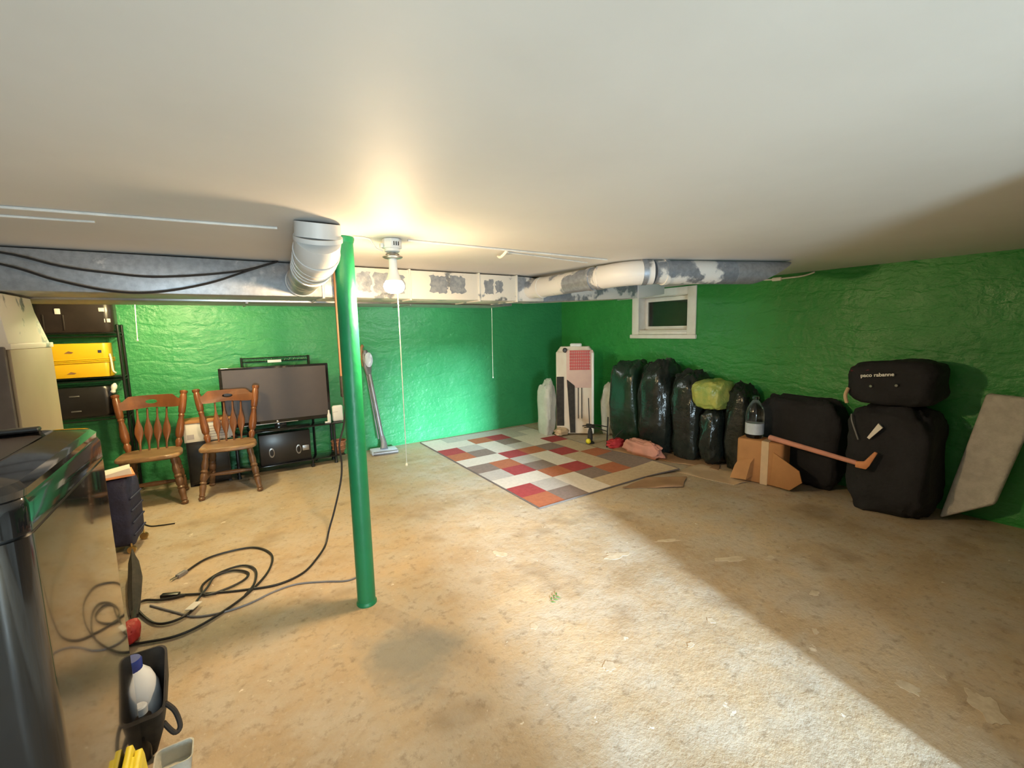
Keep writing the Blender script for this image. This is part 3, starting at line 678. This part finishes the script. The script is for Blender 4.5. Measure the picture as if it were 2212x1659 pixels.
for k,(x,y,z,wd) in enumerate([(-.60,3.72,.165,.02),(-.585,3.62,.15,.05),(-.565,3.48,.12,.06),(-.55,3.32,.09,.055),(-.535,3.18,.055,.045),(-.525,3.08,.03,.03)]):
    rings.append([(x+wd*.6*math.cos(a),y,max(.004,z*.5+z*.5*math.sin(a)+.004*math.sin(5*a))) for a in [2*PI*i/14 for i in range(14)]])
t=tag(mb.loft(rings).build('umbrella','charcoal'),'dark folded umbrella lying on the floor along the washer side','umbrella')
MB().tube([(-.527,3.10,.035),(-.515,2.98,.025)],.012,10).build('handle','black',t)
mb=MB(); blob(mb,(-.515,2.86,.045),(.045,.085,.045),seed=9,amp=.15,e=.8,flat=.002,wr=.05)
tag(mb.build('red_pouch','redpl'),'small crumpled red plastic pouch on the floor by the washer','pouch')
# tote with bottles
t=thing('tote_bag','open black tote bag of cleaning bottles just past the washer','bag',(-.385,2.045,0))
mb=MB(); out=[]; inn=[]
rz=lambda y,z: z*(.78+1.6*y) if z>.3 else z
for k,z in enumerate((.0,.10,.20,.325)):
    f=(.45,.80,.95,1.0)[k]; out.append([(x*f+.02*(1-f),y*f,rz(y,z)) for x,y in rrect(-.105,-.12,.105,.125,.03,4)])
    inn.append([(x*f*.93+.02*(1-f),y*f*.95,max(rz(y,z),.006)) for x,y in rrect(-.105,-.12,.105,.125,.03,4)])
mb.loft(out+inn[::-1]); mb.build('bag_body','charcoal',t)
MB().tube([(.095,-.03,.17),(.122,-.04,.13),(.135,-.06,.075),(.117,-.07,.065),(.088,-.06,.115)],.009,8,res=5).build('handle_strap','charcoal',t)
t=thing('bleach_bottle','white jug with blue cap inside the black tote bag','bottle',(-.383,2.085,.05))
MB().lathe([(.055,0),(.072,.02),(.078,.11),(.074,.17),(.056,.225),(.032,.256),(.028,.268)],24).build('jug','bleach',t)
MB().lathe([(.033,.252),(.034,.288),(.030,.296)],20).build('cap','blue',t)
t=thing('spray_bottle','dark bottle with pale grey cap at the front of the black tote','bottle',(-.355,1.975,.095))
MB().lathe([(.016,-.088),(.026,0),(.030,.02),(.030,.08),(.020,.095),(.016,.10)],18).build('body','suitblk',t)
MB().lathe([(.022,.098),(.022,.124),(.018,.129)],18).build('cap','vacpale',t)
t=thing('spray_bottle','slim bottle with cream cap beside the jug in the tote','bottle',(-.405,1.985,.085))
MB().lathe([(.014,-.078),(.018,0),(.020,.02),(.020,.09),(.014,.11)],16).build('body','plasticbag',t)
MB().lathe([(.018,.108),(.018,.150),(.012,.155)],16).build('cap','cream',t)
t=thing('folding_sign','folded yellow plastic floor sign standing against the side of the washer','sign',(0,0,0))
for nm,xa,xb,zt in (('front_panel',-.318,-.300,.315),('back_panel',-.336,-.320,.338)):
    ol=[(1.16,.0),(1.672,.0),(1.668,.22),(1.655,zt-.035),(1.635,zt),(1.20,zt),(1.17,zt-.03)]
    MB().loft([[(xa,y,z) for y,z in ol],[(xb,y,z) for y,z in ol]]).build(nm,'yellow2',t,bevel=.003)
MB().tube([(-.319,1.30,.318),(-.319,1.60,.318)],.007,8).build('hinge','yellow2',t)
mb=MB(); mb.loft([[(x*f-.262,y*f+1.865,z) for x,y in rrect(-.055,-.05,.055,.05,.02,4)] for f,z in ((.85,.001),(1,.06),(1.05,.065),(.96,.064),(.80,.006))])
tag(mb.build('plastic_tub','plasticbag'),'small cloudy plastic tub on the floor in front of the black tote bag','tub')

# ------------------------------------------------------------------ cords on the floor
def zc_(L,z=.008): return [(a,b,z) for a,b in L]
t=thing('extension_cord','long black cord hanging from the outlet and trailing to a black plug block','cord')
MB().tube([(.735,3.366,1.03),(.715,3.375,.87),(.677,3.38,.735),(.684,3.38,.593),(.668,3.38,.453),(.609,3.37,.251),(.56,3.36,.115),(.52,3.31,.03),(.44,3.18,.010),(.328,3.03,.008),(.175,2.976,.008),(.0,3.03,.008),(-.15,3.10,.008),(-.33,3.195,.010)],.007,8,res=7).build('cable','rubber',t)
MB().box((-.05,-.016,.0),(.05,.016,.024),Tm((-.375,3.215,.001),rz=math.radians(153))).build('plug_block','black',t,bevel=.004)
t=thing('extension_cord','black cord with a big outer loop ending in a grey plug','cord')
MB().tube(zc_([(-.315,3.497),(-.194,3.632),(.001,3.650),(.114,3.585),(.181,3.40),(.134,3.166),(0,2.953),(-.181,2.797),(-.319,2.748),(-.474,2.790),(-.62,2.84)],.010),.007,8,res=7).build('cable','rubber',t)
MB().box((-.035,-.014,0),(.035,.014,.024),Tm((-.335,3.475,.001),rz=math.radians(48))).build('plug','cord_grey',t,bevel=.005)
for s in (-1,1): MB().box((-.018,-.002,.01),(.018,.002,.016),Tm((-.373+.007*s,3.435-.006*s,.001),rz=math.radians(48))).build('prong','steel',t)
t=thing('extension_cord','black cord coiled twice in small inner loops with a white tag','cord')
MB().tube(zc_([(.0,2.955),(.055,3.07),(.07,3.25),(.004,3.364),(-.12,3.35),(-.215,3.24),(-.20,3.10),(-.10,3.10),(.0,3.15),(.028,3.235),(-.05,3.325),(-.150,3.315),(-.188,3.20),(-.235,3.07),(-.269,2.945),(-.349,2.902),(-.425,2.945),(-.498,3.093),(-.53,3.21),(-.495,3.243),(-.412,3.190),(-.301,3.170)],.012),.007,8,res=7).build('cable','rubber',t)
MB().box((-.045,-.022,.0),(.045,.022,.004),Tm((-.252,2.985,.022),ry=.1,rz=1.1)).build('cord_tag','paper',t)
t=thing('extension_cord','thin grey cord running from the pole foot toward the loops','cord')
MB().tube(zc_([(.70,2.83),(.60,2.775),(.53,2.775),(.421,2.844),(.273,2.915),(.143,2.905),(.019,2.857),(-.117,2.849),(-.246,2.895),(-.336,3.004),(-.465,3.172)],.006),.0055,8,res=6).build('cable','cord_grey',t)
wire('cord','short dark twig of cord on the floor right of the navy case',zc_([(-.66,4.66),(-.604,4.564),(-.53,4.53),(-.439,4.508)],.006),.005,'rubber',5,'cord')
mb=MB()
for k in range(6):
    u0,v0=1.455+.013*k,1.868+.005*k; d=1 if k%2 else -1
    mb.loft([[(u0,v0,z),(u0+.012,v0+.010*d,z+.002),(u0+.020,v0+.026*d,z+.001),(u0+.004,v0+.014*d,z+.002)] for z in (.002,.0035)])
tag(mb.build('green_sprig','green_leaf',smooth=False),'tiny green leaf sprig lying alone on the open concrete','leaf')

# paint splashes left on the slab
def splash(x,y,rx,ry,rot,seed,m='patch',nm='paint_splash'):
    rnd=random.Random(seed); ol=[]
    for i in range(26):
        a=2*PI*i/26; k=.72+.45*noise.noise(Vector((math.cos(a)*1.7,math.sin(a)*1.7,seed*3.1)))+rnd.uniform(-.07,.07)
        u,v=rx*k*math.cos(a),ry*k*math.sin(a); ol.append((x+u*math.cos(rot)-v*math.sin(rot),y+u*math.sin(rot)+v*math.cos(rot)))
    o=MB().loft([[(a,b,.0002) for a,b in ol],[(a,b,.0014) for a,b in ol]]).build(nm,m,bpy.data.objects['floor'],smooth=False); return o
for k,s in enumerate([(2.45,.31,.13,.06,.6,1),(2.33,.52,.06,.04,1.2,2),(2.54,.47,.05,.02,.9,3),(2.729,1.536,.14,.045,-.5,4),(2.143,2.017,.12,.06,-.4,5),(1.507,2.497,.05,.06,.3,6),(1.372,1.329,.045,.03,.4,7),(2.05,1.25,.03,.03,.2,9),(2.60,1.95,.12,.03,-.5,10),(2.95,1.40,.05,.03,0,11),(2.75,1.05,.05,.03,0,12),(1.25,1.75,.03,.03,0,13),(.35,2.2,.03,.02,0,14),(1.8,1.2,.03,.02,0,15),(2.4,.9,.04,.02,.4,16),(.95,2.85,.05,.02,0,17)]): splash(*s)

# ------------------------------------------------------------------ far right corner: white upright cart, bags
t=thing('folding_cart','tall white upright case with red netting and two black side strips in the far corner','cart',(4.29,4.86,0),math.radians(-42))
MB().box((-.27,-.10,.02),(.27,.13,1.22)).build('body','cream',t,bevel=.02,seg=3)
MB().loft([[(x,y,1.22) for x,y in rrect(-.26,-.09,.26,.12,.05)],[(x*.8,y*.9,1.29) for x,y in rrect(-.26,-.09,.26,.12,.05)]]).build('shoulder','cream',t)
MB().box((-.07,-.06,1.275),(.10,.06,1.335)).build('handle_block','whitepl',t,bevel=.02,seg=3)
MB().box((-.262,-.112,.14),(-.158,-.10,.86)).build('side_strip','charcoal',t,bevel=.004)
MB().loft([[(x,y,z) for x,z in ((-.115,.82),(-.005,.73),(.005,.04),(-.07,.04))] for y in (-.118,-.10)]).build('side_strip','charcoal',t)
MB().box((-.12,-.108,.70),(.255,-.10,1.24)).build('front_card','pinkcase',t,bevel=.002)
mb=MB()
for k in range(11): mb.box((-.07+.026*k,-.118,.96),(-.060+.026*k,-.108,1.23))
for k in range(7): mb.box((-.075,-.121,.965+.043*k),(.215,-.117,.975+.043*k))
mb.build('red_netting','redpl',t,smooth=False)
MB().box((.235,-.112,.03),(.268,-.10,1.20)).build('front_rail','whitepl',t,bevel=.003)
for x in (.04,.09): MB().box((x,-.112,.25),(x+.012,-.10,.70)).build('stripe','charcoal',t)
MB().lathe([(.02,-.03),(.035,0),(.02,.03)],14,Tm((-.14,-.10,1.24),rx=PI/2)).build('knob','black',t)
for s,(x,y,rx,ry,h,sd,lab) in enumerate([(3.925,5.07,.10,.13,.40,2,'pale plastic bag slumped at the left side of the white cart'),(4.685,4.53,.13,.11,.38,5,'pale plastic bag standing at the right side of the white cart')]):
    mb=MB(); blob(mb,(x,y,h*.93),(rx,ry,h),seed=sd,amp=.22,freq=1.5,e=.62,flat=.002,wr=.03); tag(mb.build('plastic_bag','plasticbag'),lab,'bag','pale plastic bags by the cart')
mb=MB(); blob(mb,(4.06,4.90,.055),(.11,.08,.06),seed=8,amp=.2,e=.8,flat=.014,wr=.05); tag(mb.build('crumpled_paper','tape'),'crumpled cream paper on the rug at the foot of the white cart','paper')
# little reel stand
t=thing('reel_stand','small black stand with a yellow ball at its foot before the white cart','stand',(4.08,4.32,.002))
MB().tube([(0,0,.04),(-.03,0,.62)],.006,8).build('rod','black',t)
MB().lathe([(.06,0),(.05,.02),(.02,.03)],18).build('base','black',t)
MB().lathe([(.055,-.02),(.06,0),(.055,.02),(.02,.03),(.02,-.03)],18,Tm((.0,0,.235),ry=.3)).build('reel','charcoal',t)
MB().lathe([(.03,.03),(.035,.08),(.03,.16),(.02,.20)],14).build('stem','charcoal',t)
mb=MB(); blob(mb,(-.06,-.03,.04),(.035,.035,.035),seed=1,amp=.02,e=1,flat=.003,wr=0); mb.build('ball','yellow2',t)
t=thing('folding_stool','thin black metal frame leg standing before the dark green bag','stool',(4.10,4.03,0))
MB().tube([(0,0,0),(.02,0,.40)],.010,10).build('leg','black',t)
MB().tube([(0,0,.02),(.21,-.08,.22)],.007,8).build('brace','black',t)
MB().tube([(.01,0,.27),(-.12,.10,.30),(-.26,.18,.29)],.007,8,res=4).build('cross_bar','black',t)
MB().tube([(.01,0,.21),(-.12,.10,.26),(-.24,.17,.27)],.006,8,res=4).build('cross_bar','black',t)
# dark bags along the right wall
def bag(label,c,rad,seed,m,e=.6,amp=.15,group='dark bags piled along the right wall',wr=.04,flat=.003,name='trash_bag'):
    mb=MB(); blob(mb,c,rad,seed=seed,amp=amp,freq=1.7,e=e,n=44,m=28,flat=flat,wr=wr); return tag(mb.build(name,m,ang=60),label,'bag',group)
bag('tall dark green bin bag standing just right of the white cart',(4.59,4.06,.53),(.24,.235,.56),11,'baggrn')
bag('big black bin bag heaped below the left edge of the window',(4.565,3.57,.54),(.24,.24,.58),4,'bagblk')
bag('black bin bag heaped below the right edge of the window',(4.59,3.13,.49),(.23,.18,.52),15,'bagblk')
bag('low black bin bag carrying the yellow green sack',(4.59,2.81,.31),(.22,.12,.31),7,'bagblk')
bag('black bin bag slumped between the yellow sack and the clear bottle',(4.64,2.56,.44),(.18,.125,.47),6,'bagblk')
bag('yellow green translucent sack lying on the low black bin bag',(4.50,2.81,.80),(.19,.175,.155),13,'bagyel',flat=.645,e=.5)
bag('long low black cloth heap behind the cardboard box',(4.70,2.02,.41),(.15,.38,.42),9,'cloth',e=.42,amp=.10)
# red and pink clothes
mb=MB(); blob(mb,(4.20,3.96,.05),(.13,.08,.06),seed=21,amp=.3,e=.8,flat=.003,wr=.06); tag(mb.build('red_cloth','red'),'bright red cloth under the dark green bag','cloth')
mb=MB(); blob(mb,(4.18,3.50,.08),(.09,.26,.10),seed=22,amp=.3,e=.7,flat=.003,wr=.06); tag(mb.build('pink_cloth','pink'),'faded pink clothes heap right of the red cloth','cloth')
# brown paper sheet rumpled on floor
def sheet(name,label,pts,m,z=.02,amp=.02,seed=0,cat='sheet',n=18):
    a,b,c,d=[Vector((*p,0)) for p in pts]; mb=MB(); g=[]
    for i in range(n+1):
        row=[]
        for j in range(n+1):
            u,v=i/n,j/n; p=a.lerp(b,u).lerp(d.lerp(c,u),v); e=1 if 0<i<n and 0<j<n else .5
            row.append((p.x+.03*noise.noise(p*3+Vector((seed,0,0))),p.y+.03*noise.noise(p*3+Vector((0,seed,5))),.003+max(0,(z+amp*noise.noise(p*4+Vector((0,0,seed)))*2))*e))
        g.append(row)
    vs=[p for r in g for p in r]+[(x,y,max(.001,z_-.003)) for r in g for x,y,z_ in r]; N=(n+1)**2; fs=[]
    for i in range(n):
        for j in range(n):
            k=i*(n+1)+j; q=(k,k+n+1,k+n+2,k+1); fs.append(q); fs.append(tuple(reversed([N+x for x in q])))
    bd=[i*(n+1) for i in range(n+1)]+[n*(n+1)+j for j in range(1,n+1)]+[i*(n+1)+n for i in range(n-1,-1,-1)]+[j for j in range(n-1,0,-1)]
    for k in range(len(bd)): i,j=bd[k],bd[(k+1)%len(bd)]; fs.append((i,j,N+j,N+i))
    mb.add(vs,fs); return tag(mb.build(name,m,ang=70),label,cat)
sheet('paper_sheet','rumpled brown sheet spread on the floor between the rug and the bags',[(4.02,3.86),(4.34,2.62),(4.52,2.72),(4.40,3.95)],'tansheet',.012,.008,3)
sheet('paper_sheet','crumpled brown leaf of sheet at the curled front corner of the rug',[(3.12,2.86),(3.62,2.56),(3.90,2.70),(3.55,2.94)],'tansheet',.012,.02,7)
sheet('paper_sheet','pale tan sheet lying under the left end of the cardboard box',[(3.95,2.92),(4.06,2.30),(4.42,2.26),(4.40,2.86)],'tape',.006,.012,12)
# cardboard box + bottle + pick
t=thing('cardboard_box','open tan cardboard box with a tape band lying before the black heap','box',(4.395,2.20,0),math.radians(-82))
hx,hy,hz=.21,.11,.43
MB().loft([[(x,y,z) for x,y in rrect(-hx,-hy,hx,hy,.03,3)] for z in (.004,hz)]).build('carton','cardboard',t,bevel=.02,seg=3)
MB().box((.02,-hy-.003,.005),(.085,hy+.003,hz+.003)).build('tape_band','tape',t)
MB().loft([[(-hx+.01,-hy-.002,.05),(-hx+.16,-hy-.002,.07),(-hx+.17,-hy-.002,.25),(-hx+.02,-hy-.002,.20)],[(-hx-.03,-hy-.06,.02),(-hx+.13,-hy-.08,.04),(-hx+.15,-hy-.04,.20),(-hx+.0,-hy-.03,.15)]]).build('torn_flap','cardboard',t)
MB().loft([[(hx-.10,-hy-.01,.02),(hx+.08,-hy-.05,.02),(hx+.18,-hy-.06,.12),(hx+.15,-hy-.05,.22),(hx-.08,-hy-.01,.34)],[(hx-.10,-hy+.005,.02),(hx+.08,-hy-.035,.02),(hx+.18,-hy-.045,.12),(hx+.15,-hy-.035,.22),(hx-.08,-hy+.005,.34)]]).build('side_flap','cardboard',t,bevel=.003)
t=thing('plastic_bottle','clear bluish plastic bottle standing on the cardboard box','bottle',(4.385,2.29,.432))
MB().lathe([(.07,0),(.080,.02),(.084,.24),(.072,.30),(.035,.365),(.026,.375),(.026,.385)],20).build('bottle_body','clear',t)
MB().lathe([(.030,.385),(.030,.41),(.024,.415)],14).build('cap','clear',t)
MB().lathe([(.085,.04),(.085,.15)],20).build('label_band','vacpale',t)
t=thing('hand_hoe','long brown handled tool with a bright orange tip resting on the box','tool',(0,0,0))
MB().tube([(4.345,2.12,.468),(4.245,1.385,.415)],[.026,.019],12).build('handle','pink',t)
MB().prism([(-.02,-.03),(.05,-.036),(.07,-.005),(.115,.11),(.095,.115),(.035,.025),(-.02,.018)],-.014,.014,Tm((4.240,1.37,.412),rz=math.radians(-72))).build('hook_tip','orange',t,bevel=.006)
t=thing('cloth_stack','tall stack covered in black cloth against the right wall','stack',(4.58,1.24,0))
mb=MB(); blob(mb,(0,0,.42),(.25,.27,.44),seed=31,amp=.12,freq=1.6,e=.40,n=56,m=36,flat=.003,wr=.03); mb.build('black_cover','cloth',t,ang=60)
MB().loft([[(x,y,z) for y,z in ((.10,.63),(.085,.618),(.005,.725),(.035,.755))] for x in (-.300,-.285)]).build('white_tag','paper',t)
MB().tube([(-.27,.225,.80),(-.298,.21,.75),(-.295,.18,.66),(-.29,.16,.60)],.006,6,res=4).build('cord_end','cord_grey',t)
t=thing('duffel_bag','black bag with white lettering lying on top of the black stack','bag',(4.57,1.262,.885),0)
mb=MB(); blob(mb,(0,0,.175),(.22,.28,.18),seed=41,amp=.09,freq=1.5,e=.44,n=56,m=30,flat=.0,wr=.022)
mb.v=[(x,y,z*(1+.07*max(-1,min(1,-y/.3)))) for x,y,z in mb.v]; mb.build('bag_body','cloth',t,ang=60)
mb=MB(); blob(mb,(-.10,.17,.265),(.10,.10,.045),seed=43,amp=.1,e=.6,flat=None,wr=.02); mb.build('maroon_lining','maroon',t)
cu=bpy.data.curves.new('text','FONT'); cu.body='paco rabanne'; cu.size=.040; cu.extrude=.002; cu.align_x='CENTER'; cu.offset=.0008
tmp=bpy.data.objects.new('text',cu); COL.objects.link(tmp); dg=bpy.context.evaluated_depsgraph_get()
me=bpy.data.meshes.new_from_object(tmp.evaluated_get(dg)); bpy.data.objects.remove(tmp); me.materials.clear(); me.materials.append(M_['letter'])
lt=bpy.data.objects.new('lettering',me); COL.objects.link(lt); lt.parent=t
lt.matrix_local=Matrix.Translation((-.238,.060,.235))@Matrix(((0,0,-1,0),(-1,0,0,0),(0,1,0,0),(0,0,0,1)))@Matrix.Rotation(.12,4,'Z')
lt['label']='white lettering'
for y,z in ((.095,.155),(-.065,.175)): MB().lathe([(.010,-.01),(.014,0),(.010,.01)],12,Tm((-.236,y,z),ry=PI/2)).build('snap','chrome',t)
MB().tube([(-.20,.26,.12),(-.235,.265,.06),(-.235,.25,.0)],.014,8,res=4).build('strap_end','tape',t)
t=thing('grey_pad','light grey felt pad leaning on the right wall at the frame edge','pad',(0,0,0))
L=[(.945,.004),(.66,.20),(.575,.66),(.50,.985),(.79,1.0)]
MB().loft([[(4.60+.17*z+dx,y,z) for y,z in L] for dx in (0,.07)]).build('felt_cover','greycloth',t,bevel=.025,seg=3)
